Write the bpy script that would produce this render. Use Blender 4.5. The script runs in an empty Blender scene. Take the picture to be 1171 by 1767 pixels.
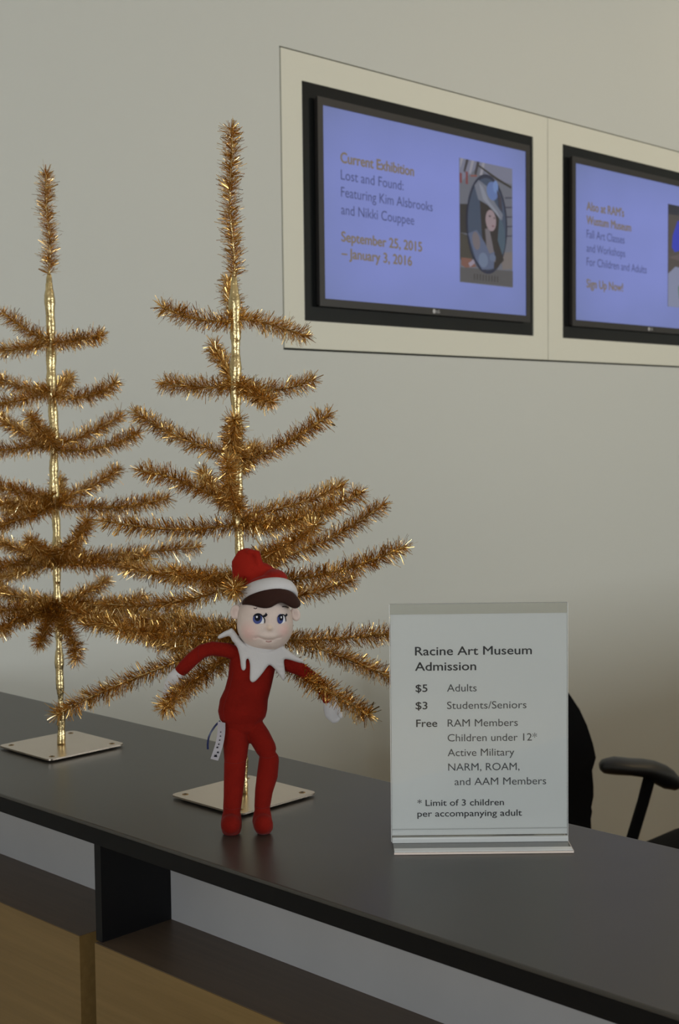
import bpy, bmesh, math, random
import numpy as np
from mathutils import Vector, Matrix, geometry
from mathutils.bvhtree import BVHTree

random.seed(7)
rng = np.random.default_rng(11)
sc = bpy.context.scene
C = sc.collection

# ------------------------------------------------------------------ camera
CAMZ = 1.588
FOC = 2349.475                                   # focal length in pixels of the 1171 x 1767 frame
R = np.array([[0.69553, -0.05261, 0.71657], [-0.71841, -0.03504, 0.69474], [-0.01144, -0.998, -0.06217]])
right, down, fwd = Vector(R[:, 0]), Vector(R[:, 1]), Vector(R[:, 2])
cam_d = bpy.data.cameras.new('camera')
cam = bpy.data.objects.new('camera', cam_d); C.objects.link(cam)
m3 = Matrix((right, -down, -fwd)).transposed()
cam.matrix_world = Matrix.Translation((0, 0, CAMZ)) @ m3.to_quaternion().to_matrix().to_4x4()
cam_d.sensor_fit = 'VERTICAL'; cam_d.sensor_height = 23.6; cam_d.sensor_width = 15.6
cam_d.lens = FOC / 1767 * 23.6
cam_d.dof.use_dof = True; cam_d.dof.focus_distance = 1.74; cam_d.dof.aperture_fstop = 7.1
cam_d.clip_start = 0.05
sc.camera = cam

# ------------------------------------------------------------------ world, lights, exposure
w = bpy.data.worlds.new('world'); sc.world = w; w.use_nodes = True
w.node_tree.nodes['Background'].inputs[0].default_value = (0.75, 0.85, 1, 1)
w.node_tree.nodes['Background'].inputs[1].default_value = 0.3
sc.view_settings.view_transform = 'Standard'; sc.view_settings.look = 'None'
sc.view_settings.gamma = 1; sc.view_settings.use_curve_mapping = False
sc.view_settings.exposure = 0.0

def area(name, loc, aim, sx, sy, power, col, spread=180):
    l = bpy.data.lights.new(name, 'AREA'); l.shape = 'RECTANGLE'; l.size = sx; l.size_y = sy
    l.energy = power; l.color = col; l.spread = math.radians(spread)
    o = bpy.data.objects.new(name, l); C.objects.link(o); o.location = loc
    o.rotation_euler = (Vector(aim) - Vector(loc)).to_track_quat('-Z', 'Y').to_euler()
    return o
area('window_daylight', (4.4, -4.9, 1.80), (4.4, 5, 1.80), 5.0, 1.35, 145, (0.93, 0.98, 1.0))
area('window_daylight', (-3.9, -2.2, 1.75), (2.0, 1.2, 1.6), 3.6, 1.4, 100, (0.92, 0.97, 1.0))
area('warm_overhead_light', (5.1, 1.9, 3.45), (5.1, 2.2, 2.0), 0.4, 0.3, 3, (1.0, 0.80, 0.52))
area('warm_overhead_light', (3.6, 1.0, 3.45), (3.6, 1.0, 0), 1.2, 0.6, 10, (1.0, 0.74, 0.40))  # added warm fill for the lower wall, no fitting hangs there

# ------------------------------------------------------------------ helpers
def P(u, v, depth):
    'point at distance depth along the view axis, for reading positions off the photograph'
    r = R @ np.array([(u - 585.5) / FOC, (v - 883.5) / FOC, 1.0]) * depth
    return Vector((r[0], r[1], r[2] + CAMZ))
def proj(p):
    q = R.T @ (np.array(p) - np.array([0, 0, CAMZ])); return 585.5 + FOC * q[0] / q[2], 883.5 + FOC * q[1] / q[2]

def lin(c):
    return tuple(((x / 255) / 12.92 if x / 255 <= 0.04045 else ((x / 255 + 0.055) / 1.055) ** 2.4) for x in c) + (1,)

def mat(name, col, rough=0.6, metal=0.0, noise=None, bump=None, spec=0.5, sheen=0.0, coat=0.0):
    'procedural principled material; noise = (scale, amount), bump = (scale, strength, distance)'
    m = bpy.data.materials.new(name); m.use_nodes = True
    nt = m.node_tree; b = nt.nodes['Principled BSDF']
    c = tuple(col) if len(col) == 4 else tuple(col) + (1,)
    b.inputs['Base Color'].default_value = c; b.inputs['Roughness'].default_value = rough
    b.inputs['Metallic'].default_value = metal; b.inputs['Specular IOR Level'].default_value = spec
    b.inputs['Sheen Weight'].default_value = sheen; b.inputs['Coat Weight'].default_value = coat
    b.inputs['Sheen Roughness'].default_value = 0.4
    tc = nt.nodes.new('ShaderNodeTexCoord')
    if noise:
        n = nt.nodes.new('ShaderNodeTexNoise'); n.inputs['Scale'].default_value = noise[0]; n.inputs['Detail'].default_value = 4
        nt.links.new(tc.outputs['Object'], n.inputs['Vector'])
        mx = nt.nodes.new('ShaderNodeMix'); mx.data_type = 'RGBA'
        a = noise[1]
        mx.inputs[6].default_value = tuple(min(1, x * (1 - a)) for x in c[:3]) + (1,)
        mx.inputs[7].default_value = tuple(min(1, x * (1 + a)) for x in c[:3]) + (1,)
        nt.links.new(n.outputs['Fac'], mx.inputs[0]); nt.links.new(mx.outputs[2], b.inputs['Base Color'])
    if bump:
        n = nt.nodes.new('ShaderNodeTexNoise'); n.inputs['Scale'].default_value = bump[0]; n.inputs['Detail'].default_value = 3
        nt.links.new(tc.outputs['Object'], n.inputs['Vector'])
        bp = nt.nodes.new('ShaderNodeBump'); bp.inputs['Strength'].default_value = bump[1]; bp.inputs['Distance'].default_value = bump[2]
        nt.links.new(n.outputs['Fac'], bp.inputs['Height']); nt.links.new(bp.outputs['Normal'], b.inputs['Normal'])
    return m

def emit(name, col, strength=1.0):
    m = bpy.data.materials.new(name); m.use_nodes = True
    b = m.node_tree.nodes['Principled BSDF']
    b.inputs['Base Color'].default_value = (0.005, 0.005, 0.006, 1); b.inputs['Roughness'].default_value = 0.35
    b.inputs['Emission Color'].default_value = lin(col); b.inputs['Emission Strength'].default_value = strength
    return m

def wood(name, c1, c2, rough=0.45, axis='Y', scale=1.0):
    m = bpy.data.materials.new(name); m.use_nodes = True; nt = m.node_tree; b = nt.nodes['Principled BSDF']
    tc = nt.nodes.new('ShaderNodeTexCoord'); mp = nt.nodes.new('ShaderNodeMapping')
    s = {'Y': (90, 3, 90), 'X': (3, 90, 90)}[axis]
    mp.inputs['Scale'].default_value = tuple(k * scale for k in s)
    nt.links.new(tc.outputs['Object'], mp.inputs['Vector'])
    n = nt.nodes.new('ShaderNodeTexNoise'); n.inputs['Scale'].default_value = 1.0; n.inputs['Detail'].default_value = 6; n.inputs['Roughness'].default_value = 0.65
    nt.links.new(mp.outputs['Vector'], n.inputs['Vector'])
    r = nt.nodes.new('ShaderNodeValToRGB'); r.color_ramp.elements[0].position = 0.3; r.color_ramp.elements[1].position = 0.75
    r.color_ramp.elements[0].color = c1 + (1,); r.color_ramp.elements[1].color = c2 + (1,)
    nt.links.new(n.outputs['Fac'], r.inputs['Fac']); nt.links.new(r.outputs['Color'], b.inputs['Base Color'])
    b.inputs['Roughness'].default_value = rough
    bp = nt.nodes.new('ShaderNodeBump'); bp.inputs['Strength'].default_value = 0.1; bp.inputs['Distance'].default_value = 0.001
    nt.links.new(n.outputs['Fac'], bp.inputs['Height']); nt.links.new(bp.outputs['Normal'], b.inputs['Normal'])
    return m

def clear(name, tint, gloss_rough=0.03, body=0.0, body_col=(0.8, 0.8, 0.8, 1), ior=1.49):
    'clear acrylic sheet: see-through, fresnel reflection, optional milky body'
    m = bpy.data.materials.new(name); m.use_nodes = True; nt = m.node_tree; nt.nodes.remove(nt.nodes['Principled BSDF'])
    out = nt.nodes['Material Output']
    t = nt.nodes.new('ShaderNodeBsdfTransparent'); t.inputs[0].default_value = tint
    g = nt.nodes.new('ShaderNodeBsdfGlossy'); g.inputs['Roughness'].default_value = gloss_rough
    f = nt.nodes.new('ShaderNodeFresnel'); f.inputs[0].default_value = ior
    d = nt.nodes.new('ShaderNodeBsdfDiffuse'); d.inputs[0].default_value = body_col
    m1 = nt.nodes.new('ShaderNodeMixShader'); m1.inputs[0].default_value = body
    nt.links.new(t.outputs[0], m1.inputs[1]); nt.links.new(d.outputs[0], m1.inputs[2])
    m2 = nt.nodes.new('ShaderNodeMixShader'); nt.links.new(f.outputs[0], m2.inputs[0])
    nt.links.new(m1.outputs[0], m2.inputs[1]); nt.links.new(g.outputs[0], m2.inputs[2])
    nt.links.new(m2.outputs[0], out.inputs[0])
    return m

def empty(name, label, cat, loc=(0, 0, 0), rz=0.0, group=None):
    o = bpy.data.objects.new(name, None); C.objects.link(o); o.location = loc; o.rotation_euler = (0, 0, rz)
    o.empty_display_size = 0.05; o['label'] = label; o['category'] = cat
    if group: o['group'] = group
    return o

WM = {}
def wm(o):
    m = o.matrix_basis.copy(); p = o.parent
    while p: m = p.matrix_basis @ m; p = p.parent
    return m

def obj(name, me, material=None, parent=None, label=None, kind=None, smooth=False, world=True):
    'links mesh data (world-space coordinates unless world=False) as ONE object under parent'
    if isinstance(me, bmesh.types.BMesh):
        b = me; me = bpy.data.meshes.new(name); b.to_mesh(me); b.free()
    me.name = name
    o = bpy.data.objects.new(name, me); C.objects.link(o)
    if parent:
        o.parent = parent
        if world: me.transform(wm(parent).inverted())
    if material: me.materials.clear(); me.materials.append(material)
    if smooth: me.shade_smooth()
    if label: o['label'] = label
    if kind: o['kind'] = kind
    return o

def tag(o, label, cat, group=None):
    o['label'] = label; o['category'] = cat
    if group: o['group'] = group
    return o

def struct(name, bm, m):
    return obj(name, bm, m, kind='structure')

def add_box(bm, x0, x1, y0, y1, z0, z1, bevel=0.0, M=None):
    g = bmesh.ops.create_cube(bm, size=1)
    vs = g['verts']
    for v in vs:
        v.co = Vector(((x0 + x1) / 2 + v.co.x * (x1 - x0), (y0 + y1) / 2 + v.co.y * (y1 - y0), (z0 + z1) / 2 + v.co.z * (z1 - z0)))
    if bevel:
        es = list({e for v in vs for e in v.link_edges})
        r = bmesh.ops.bevel(bm, geom=es, offset=bevel, segments=2, profile=0.7, affect='EDGES')
        vs = list({v for f in r['faces'] for v in f.verts} | {v for v in vs if v.is_valid})
    if M is not None: bmesh.ops.transform(bm, matrix=M, verts=vs)
    return bm
def box(x0, x1, y0, y1, z0, z1, bevel=0.0, M=None):
    return add_box(bmesh.new(), x0, x1, y0, y1, z0, z1, bevel, M)

def add_cyl(bm, p0, p1, r0, r1=None, seg=20, caps=True):
    p0, p1 = Vector(p0), Vector(p1); r1 = r0 if r1 is None else r1
    d = p1 - p0; q = d.to_track_quat('Z', 'Y').to_matrix().to_4x4()
    bmesh.ops.create_cone(bm, cap_ends=caps, segments=seg, radius1=r0, radius2=r1, depth=d.length, matrix=Matrix.Translation((p0 + p1) / 2) @ q)
    return bm

def loft(bm, pts, ra, rb=None, ref=None, seg=20, cap=True):
    'closed tube through pts; ra = radii across ref, rb = radii along ref; hemispherical ends'
    pts = [Vector(p) for p in pts]; rb = rb or ra; ref = Vector(ref) if ref is not None else Vector((0, 0, 1))
    n = len(pts); rings = []
    def frame(i):
        t = (pts[min(i + 1, n - 1)] - pts[max(i - 1, 0)]).normalized()
        s = t.cross(ref)
        if s.length < 1e-4: s = t.orthogonal()
        s.normalize(); return t, s, s.cross(t).normalized()
    def ring(c, s, k, a, b):
        return [bm.verts.new(c + s * (a * math.cos(2 * math.pi * j / seg)) + k * (b * math.sin(2 * math.pi * j / seg))) for j in range(seg)]
    t, s, k = frame(0)
    if cap:
        e0 = bm.verts.new(pts[0] - t * min(ra[0], rb[0]))
        for a in (60, 30):
            rings.append(ring(pts[0] - t * (min(ra[0], rb[0]) * math.sin(math.radians(a))), s, k, ra[0] * math.cos(math.radians(a)), rb[0] * math.cos(math.radians(a))))
    for i in range(n):
        t, s, k = frame(i); rings.append(ring(pts[i], s, k, ra[i], rb[i]))
    if cap:
        for a in (30, 60):
            rings.append(ring(pts[-1] + t * (min(ra[-1], rb[-1]) * math.sin(math.radians(a))), s, k, ra[-1] * math.cos(math.radians(a)), rb[-1] * math.cos(math.radians(a))))
        e1 = bm.verts.new(pts[-1] + t * min(ra[-1], rb[-1]))
    for r0, r1 in zip(rings, rings[1:]):
        for j in range(seg): bm.faces.new((r0[j], r0[(j + 1) % seg], r1[(j + 1) % seg], r1[j]))
    if cap:
        for j in range(seg):
            bm.faces.new((e0, rings[0][(j + 1) % seg], rings[0][j])); bm.faces.new((e1, rings[-1][j], rings[-1][(j + 1) % seg]))
    else:
        bm.faces.new(rings[0][::-1]); bm.faces.new(rings[-1])
    return bm

def ellipsoid(bm, c, ax, ay, az, rx, ry, rz, seg=28):
    M = Matrix((Vector(ax) * rx, Vector(ay) * ry, Vector(az) * rz)).transposed().to_4x4(); M.translation = Vector(c)
    bmesh.ops.create_uvsphere(bm, u_segments=seg, v_segments=seg // 2, radius=1, matrix=M); return bm

def fuse(bm, voxel, smooth_it=3, fac=0.5):
    'unites the overlapping closed shells of bm into one continuous surface'
    me = bpy.data.meshes.new('tmp'); bmesh.ops.recalc_face_normals(bm, faces=bm.faces); bm.to_mesh(me); bm.free()
    o = bpy.data.objects.new('tmp', me); C.objects.link(o)
    r = o.modifiers.new('r', 'REMESH'); r.mode = 'VOXEL'; r.voxel_size = voxel
    if smooth_it: s = o.modifiers.new('s', 'SMOOTH'); s.iterations = smooth_it; s.factor = fac
    dg = bpy.context.evaluated_depsgraph_get(); res = bpy.data.meshes.new_from_object(o.evaluated_get(dg))
    bpy.data.objects.remove(o); return res

def inside(poly, x, y):
    c = False; j = len(poly) - 1
    for i in range(len(poly)):
        xi, yi = poly[i]; xj, yj = poly[j]
        if (yi > y) != (yj > y) and x < (xj - xi) * (y - yi) / (yj - yi) + xi: c = not c
        j = i
    return c
def edge_dist(poly, x, y):
    P2 = np.array(poly); Q = np.roll(P2, -1, 0); d = Q - P2; L = (d ** 2).sum(1) + 1e-12
    t = np.clip(((x - P2[:, 0]) * d[:, 0] + (y - P2[:, 1]) * d[:, 1]) / L, 0, 1)
    return float(np.sqrt((x - P2[:, 0] - t * d[:, 0]) ** 2 + (y - P2[:, 1] - t * d[:, 1]) ** 2).min())
def chaikin(poly, it=2, closed=True):
    for _ in range(it):
        q = []; n = len(poly)
        rngi = range(n) if closed else range(n - 1)
        if not closed: q.append(poly[0])
        for i in rngi:
            a, b = poly[i], poly[(i + 1) % n]
            q.append(tuple(a[k] * .75 + b[k] * .25 for k in range(len(a)))); q.append(tuple(a[k] * .25 + b[k] * .75 for k in range(len(a))))
        if not closed: q.append(poly[-1])
        poly = q
    return poly
def tri_poly(poly, step):
    xs = [p[0] for p in poly]; ys = [p[1] for p in poly]; pts = [Vector(p) for p in poly]; n = len(poly)
    y = min(ys); k = 0
    while y < max(ys):
        x = min(xs) + (step / 2 if k % 2 else 0)
        while x < max(xs):
            if inside(poly, x, y) and edge_dist(poly, x, y) > step * .45: pts.append(Vector((x, y)))
            x += step
        y += step * .87; k += 1
    r = geometry.delaunay_2d_cdt(pts, [(i, (i + 1) % n) for i in range(n)], [], 1, 1e-6)
    return r[0], r[2]
def puffy(poly, depth, thick, rad, step=2.0, back=0.5):
    'padded felt shape: outline in picture units, depth(u,v) its own distance, thick in metres'
    vs, fs = tri_poly(poly, step)
    bm = bmesh.new(); F = []; B = []
    for p in vs:
        d = depth(p.x, p.y); e = min(edge_dist(poly, p.x, p.y) / rad, 1); t = thick * (0.25 + 0.75 * math.sqrt(max(0, 1 - (1 - e) ** 2)))
        F.append(bm.verts.new(P(p.x, p.y, d - t))); B.append(bm.verts.new(P(p.x, p.y, d + t * back)))
    cnt = {}
    for f in fs:
        bm.faces.new([F[i] for i in f]); bm.faces.new([B[i] for i in reversed(f)])
        for a, b in zip(f, f[1:] + f[:1] if isinstance(f, list) else tuple(f[1:]) + tuple(f[:1])):
            cnt[(a, b)] = 1
    for (a, b) in cnt:
        if (b, a) not in cnt: bm.faces.new((F[b], F[a], B[a], B[b]))
    bmesh.ops.recalc_face_normals(bm, faces=bm.faces)
    return bm

FNT = {}
def text(s, M, height, width=None, material=None, parent=None, bold=0.0, name='lettering', ext=0.0001, space=1.0):
    'one line of lettering: M = matrix with x along the line, y up, origin at its left baseline; height = cap height'
    cu = bpy.data.curves.new(name, 'FONT'); cu.body = s; cu.size = 1; cu.extrude = 0.0; cu.space_character = space; cu.resolution_u = 4
    o = bpy.data.objects.new('tmp', cu); C.objects.link(o)
    dg = bpy.context.evaluated_depsgraph_get(); me = bpy.data.meshes.new_from_object(o.evaluated_get(dg)); bpy.data.objects.remove(o)
    k = height / 0.729
    xs = [v.co.x for v in me.vertices]; x0, x1 = min(xs), max(xs)
    kx = width / (x1 - x0) if width else k
    me.transform(M @ Matrix.Translation((-x0 * kx, 0, ext)) @ Matrix.Diagonal((kx, k, 1, 1)))
    if bold:                     # heavier strokes: the outline laid down several times, a hair apart
        b = bmesh.new(); xa, ya, za = (M.col[0].to_3d(), M.col[1].to_3d(), M.col[2].to_3d())
        for i, (dx, dy) in enumerate(((-1, 0), (1, 0), (0, .7), (0, -.7))):
            n0 = len(b.verts); b.from_mesh(me); b.verts.ensure_lookup_table()
            for v in b.verts[n0:]: v.co += xa * (dx * bold * k) + ya * (dy * bold * k) + za * (ext * .12 * i)
        b.to_mesh(me); b.free()
    return obj(name, me, material, parent)

# ------------------------------------------------------------------ materials
M_wall = mat('wall_paint', (0.62, 0.635, 0.60), 0.55, bump=(400, 0.05, 0.0005), spec=0.3)
M_panel = mat('panel_paint', (0.74, 0.735, 0.64), 0.45, spec=0.35)
M_ceil = mat('ceiling_paint', (0.80, 0.79, 0.76), 0.8)
M_floor = wood('floor_wood', (0.40, 0.26, 0.11), (0.52, 0.36, 0.18), 0.4, 'X', 0.3)
M_gap = mat('black_gap', (0.012, 0.012, 0.012), 0.6)
M_gloss = mat('black_glossy_liner', (0.010, 0.011, 0.011), 0.10, spec=0.3)
M_bezel = mat('charcoal_bezel', (0.03, 0.027, 0.026), 0.4)
M_top = mat('charcoal_laminate', (0.046, 0.042, 0.036), 0.34, noise=(14, 0.12), bump=(900, 0.08, 0.0003), spec=0.55)
M_edge = mat('black_edge_band', (0.006, 0.006, 0.0065), 0.5, spec=0.15)
M_black = mat('black_laminate', (0.008, 0.008, 0.009), 0.5, spec=0.2)
M_oak = wood('light_oak_veneer', (0.17, 0.105, 0.034), (0.225, 0.145, 0.052), 0.45, 'Y')
M_ledge = wood('dark_ledge_veneer', (0.10, 0.068, 0.045), (0.14, 0.098, 0.066), 0.42, 'Y')
M_frost = mat('frosted_white_panel', (0.43, 0.425, 0.43), 0.35, noise=(7, 0.10), spec=0.4)
M_gold = mat('wrapped_gold_foil', (0.66, 0.52, 0.27), 0.24, 1.0, noise=(90, 0.5), bump=(150, 0.7, 0.002))
M_plate = mat('champagne_metal_plate', (0.64, 0.545, 0.45), 0.27, 1.0, noise=(25, 0.06))
M_screw = mat('brass_screw', (0.36, 0.22, 0.07), 0.4, 1.0)
M_rubber = mat('black_rubber', (0.01, 0.01, 0.01), 0.7)
M_red = mat('red_velour', (0.20, 0.0095, 0.0055), 0.9, noise=(38, 0.34), bump=(500, 0.5, 0.0015), spec=0.08, sheen=0.06)
M_skin = mat('pale_pink_plush', (0.80, 0.66, 0.60), 0.85, noise=(60, 0.05), bump=(900, 0.3, 0.0008), spec=0.15, sheen=0.1)
M_cap = mat('toplit_cap_velour', (0.31, 0.016, 0.009), 0.9, noise=(38, 0.2), bump=(500, 0.5, 0.0015), spec=0.08, sheen=0.06)  # red velour again, brightened so its colour carries the top light
M_face = mat('blushed_face_plush', (0.74, 0.62, 0.565), 0.9, noise=(60, 0.05), bump=(900, 0.4, 0.0008), spec=0.1, sheen=0.08)
M_white = mat('white_plush', (0.62, 0.61, 0.62), 0.9, noise=(60, 0.04), bump=(800, 0.35, 0.0012), spec=0.1, sheen=0.15)
M_hair = mat('dark_brown_plush', (0.035, 0.014, 0.010), 0.85, noise=(60, 0.15), bump=(800, 0.3, 0.001), spec=0.15, sheen=0.1)
M_eyew = mat('white_embroidery', (0.85, 0.86, 0.92), 0.7)
M_blue = mat('blue_embroidery', (0.012, 0.032, 0.22), 0.5)
M_ink = mat('black_embroidery', (0.004, 0.004, 0.010), 0.7, spec=0.2)
M_mouth = mat('mouth_thread', (0.36, 0.17, 0.15), 0.8)
M_tagw = mat('white_satin_tag', (0.38, 0.36, 0.40), 0.5)
M_navy = mat('navy_ribbon', (0.015, 0.025, 0.10), 0.4)
M_paper = mat('white_paper', (0.93, 0.94, 0.925), 0.6)
M_print = mat('printed_ink', (0.028, 0.03, 0.036), 0.6)
M_print2 = mat('grey_printed_ink', (0.075, 0.078, 0.085), 0.6)
M_acr = clear('clear_acrylic', (0.97, 0.975, 0.97, 1), 0.05)
M_acr_base = clear('thick_clear_acrylic', (0.93, 0.945, 0.94, 1), 0.04, 0.28, (0.80, 0.83, 0.83, 1))
M_acr_edge = mat('bright_acrylic_edge', (0.86, 0.74, 0.66), 0.15, spec=0.8)
M_acr_lite = mat('white_acrylic_edge', (0.86, 0.88, 0.89), 0.2, spec=0.8)
M_chair = mat('black_chair_fabric', (0.006, 0.006, 0.007), 0.9, bump=(600, 0.3, 0.001), spec=0.2)
M_plastic = mat('black_chair_plastic', (0.014, 0.014, 0.015), 0.42)

def tinsel_mat():
    m = bpy.data.materials.new('gold_tinsel'); m.use_nodes = True; nt = m.node_tree; b = nt.nodes['Principled BSDF']
    g = nt.nodes.new('ShaderNodeNewGeometry'); r = nt.nodes.new('ShaderNodeValToRGB'); cr = r.color_ramp
    cr.elements[0].position = 0.0; cr.elements[0].color = (0.42, 0.24, 0.070, 1)
    cr.elements[1].position = 1.0; cr.elements[1].color = (0.95, 0.80, 0.48, 1)
    e = cr.elements.new(0.45); e.color = (0.65, 0.41, 0.135, 1)
    e = cr.elements.new(0.86); e.color = (0.78, 0.49, 0.17, 1)
    nt.links.new(g.outputs['Random Per Island'], r.inputs['Fac']); nt.links.new(r.outputs['Color'], b.inputs['Base Color'])
    b.inputs['Metallic'].default_value = 1; b.inputs['Roughness'].default_value = 0.22
    return m
M_tin = tinsel_mat()

# ------------------------------------------------------------------ the room
WY = 2.66
fl = bmesh.new(); add_box(fl, -4.1, 7.1, -5.1, 2.9, -0.1, 0); struct('floor', fl, M_floor)
struct('ceiling', box(-4.1, 7.1, -5.1, 2.9, 3.5, 3.6), M_ceil)
struct('wall_right', box(7.0, 7.1, -5.1, 2.9, 0, 3.5), M_wall)
struct('wall_front', box(-4.1, 7.1, -5.1, -5.0, 0, 3.5), M_wall)
wl = bmesh.new()
add_box(wl, -4.1, -4.0, -5.1, -4.2, 0, 3.5); add_box(wl, -4.1, -4.0, 0.2, 2.9, 0, 3.5)
add_box(wl, -4.1, -4.0, -4.2, 0.2, 0, 0.6); add_box(wl, -4.1, -4.0, -4.2, 0.2, 3.2, 3.5)
struct('wall_left', wl, M_wall)
wf = bmesh.new()
for y in (-4.2, -2.75, -1.3, 0.14): add_box(wf, -4.08, -4.02, y, y + 0.06, 0.6, 3.2)
for z in (0.6, 3.14): add_box(wf, -4.08, -4.02, -4.2, 0.2, z, z + 0.06)
struct('window_1', wf, M_bezel)
# wall with the recessed, panelled opening for the two screens
PX = [2.5375, 3.7445, 4.952]; PZ0, PZ1 = 0.2135 + CAMZ, 1.007 + CAMZ; G = 0.0025
wb = bmesh.new()
T = 0.12
add_box(wb, -4.0, PX[0] - G, WY, WY + T, 0, 3.5); add_box(wb, PX[2] + G, 7.0, WY, WY + T, 0, 3.5)
add_box(wb, PX[0] - G, PX[2] + G, WY, WY + T, 0, PZ0 - G - .002); add_box(wb, PX[0] - G, PX[2] + G, WY, WY + T, PZ1 + G, 3.5)
wall = struct('wall_back', wb, M_wall)
obj('panel_backing', box(PX[0] - G, PX[2] + G, WY + 0.05, WY + T - 0.01, PZ0 - G, PZ1 + G), M_gap, wall)
def rim(x0, x1, z0, z1, a0, a1, c0, c1, y0, y1):
    bm = bmesh.new()
    O = [(x0, z0), (x1, z0), (x1, z1), (x0, z1)]; I = [(a0, c0), (a1, c0), (a1, c1), (a0, c1)]
    V = [[bm.verts.new((x, y, z)) for x, z in ring] for y in (y0, y1) for ring in (O, I)]
    for j in range(4):
        k = (j + 1) % 4
        bm.faces.new((V[0][j], V[0][k], V[1][k], V[1][j])); bm.faces.new((V[2][k], V[2][j], V[3][j], V[3][k]))
        bm.faces.new((V[0][k], V[0][j], V[2][j], V[2][k])); bm.faces.new((V[1][j], V[1][k], V[3][k], V[3][j]))
    bmesh.ops.recalc_face_normals(bm, faces=bm.faces); return bm
NZ0, NZ1 = 0.2905 + CAMZ, 0.9325 + CAMZ
NX = [(2.6155, 3.664), (3.829, 4.878)]
for i in range(2):
    p = obj('panel', rim(PX[i] + G * .6, PX[i + 1] - G * .6, PZ0 + G * .6, PZ1 - G * .6, NX[i][0], NX[i][1], NZ0, NZ1, WY - 0.001, WY + 0.045), M_panel, wall)
    obj('niche_liner', box(NX[i][0], NX[i][1], WY + 0.003, WY + 0.04, NZ0, NZ1), M_gloss, p)

def wallM(x, z, y):        # lettering frame on the wall plane
    return Matrix(((1, 0, 0, x), (0, 0, -1, y), (0, 1, 0, z), (0, 0, 0, 1)))
def flat(poly, y):         # flat printed shape on a screen, x-z outline
    bm = bmesh.new(); bm.faces.new([bm.verts.new((x, y, z)) for x, z in poly]); return bm
def oval(cx, cz, rx, rz, n=40, rot=0):
    return [(cx + rx * math.cos(t) * math.cos(rot) - rz * math.sin(t) * math.sin(rot), cz + rx * math.cos(t) * math.sin(rot) + rz * math.sin(t) * math.cos(rot)) for t in [2 * math.pi * k / n for k in range(n)]]

def screen_mat(x0, x1, z0, z1):
    m = bpy.data.materials.new('lit_screen'); m.use_nodes = True; nt = m.node_tree; b = nt.nodes['Principled BSDF']
    b.inputs['Base Color'].default_value = (0.004, 0.004, 0.005, 1); b.inputs['Roughness'].default_value = 0.3; b.inputs['Coat Weight'].default_value = 0
    tc = nt.nodes.new('ShaderNodeTexCoord'); sp = nt.nodes.new('ShaderNodeSeparateXYZ'); nt.links.new(tc.outputs['Generated'], sp.inputs[0])
    def edge(o):
        a = nt.nodes.new('ShaderNodeMath'); a.operation = 'SUBTRACT'; nt.links.new(o, a.inputs[0]); a.inputs[1].default_value = 0.5
        c = nt.nodes.new('ShaderNodeMath'); c.operation = 'ABSOLUTE'; nt.links.new(a.outputs[0], c.inputs[0])
        d = nt.nodes.new('ShaderNodeMath'); d.operation = 'POWER'; nt.links.new(c.outputs[0], d.inputs[0]); d.inputs[1].default_value = 3.0
        return d.outputs[0]
    s = nt.nodes.new('ShaderNodeMath'); s.operation = 'ADD'; nt.links.new(edge(sp.outputs[0]), s.inputs[0]); nt.links.new(edge(sp.outputs[2]), s.inputs[1])
    n = nt.nodes.new('ShaderNodeTexNoise'); n.inputs['Scale'].default_value = 2.2; nt.links.new(tc.outputs['Generated'], n.inputs['Vector'])
    s2 = nt.nodes.new('ShaderNodeMath'); s2.operation = 'MULTIPLY_ADD'; nt.links.new(s.outputs[0], s2.inputs[0]); s2.inputs[1].default_value = 3.2
    s3 = nt.nodes.new('ShaderNodeMath'); s3.operation = 'MULTIPLY_ADD'; nt.links.new(n.outputs['Fac'], s3.inputs[0]); s3.inputs[1].default_value = 0.8; s3.inputs[2].default_value = -0.25
    nt.links.new(s3.outputs[0], s2.inputs[2])
    r = nt.nodes.new('ShaderNodeValToRGB'); r.color_ramp.elements[0].color = lin((122, 132, 198)); r.color_ramp.elements[1].color = lin((104, 115, 163))
    nt.links.new(s2.outputs[0], r.inputs['Fac']); nt.links.new(r.outputs['Color'], b.inputs['Emission Color']); b.inputs['Emission Strength'].default_value = 0.95
    return m

def monitor(x0, label):
    'x0 = left edge of the casing; 42-inch flat screen'
    z0, z1 = 0.332 + CAMZ, 0.897 + CAMZ; x1 = x0 + 0.966; yf = WY - 0.014
    t = empty('wall_monitor', label, 'screen', ((x0 + x1) / 2, yf, z0), 0, 'screens recessed in the wall')
    sx0, sx1, sz0, sz1 = x0 + 0.021, x1 - 0.021, z0 + 0.021, z1 - 0.021
    obj('casing', box(x0 + .004, x1 - .004, yf + 0.0061, WY + 0.0028, z0 + .004, z1 - .004, .002), M_bezel, t)
    obj('bezel', rim(x0, x1, z0, z1, sx0, sx1, sz0, sz1, yf, yf + 0.006), M_bezel, t)
    s = obj('screen', box(sx0, sx1, yf + 0.002, yf + 0.006, sz0, sz1), screen_mat(sx0, sx1, sz0, sz1), t)
    lg = mat('pale_logo', (0.5, 0.5, 0.52), 0.4)
    cx = (x0 + x1) / 2 + 0.012
    b = bmesh.new(); b.faces.new([b.verts.new((x, yf - 0.0004, z)) for x, z in oval(cx - 0.012, z0 + 0.0105, 0.0065, 0.0065)])
    obj('logo', b, lg, t)
    text('LG', wallM(cx - 0.002, z0 + 0.0065, yf - 0.0002), 0.009, 0.016, lg, t, 0.01, 'logo')
    return t, s, sx0, sx1, sz0, sz1, yf + 0.0015
E_tan = emit('tan_screen_text', (112, 99, 80)); E_grey = emit('slate_screen_text', (60, 66, 108))
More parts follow.
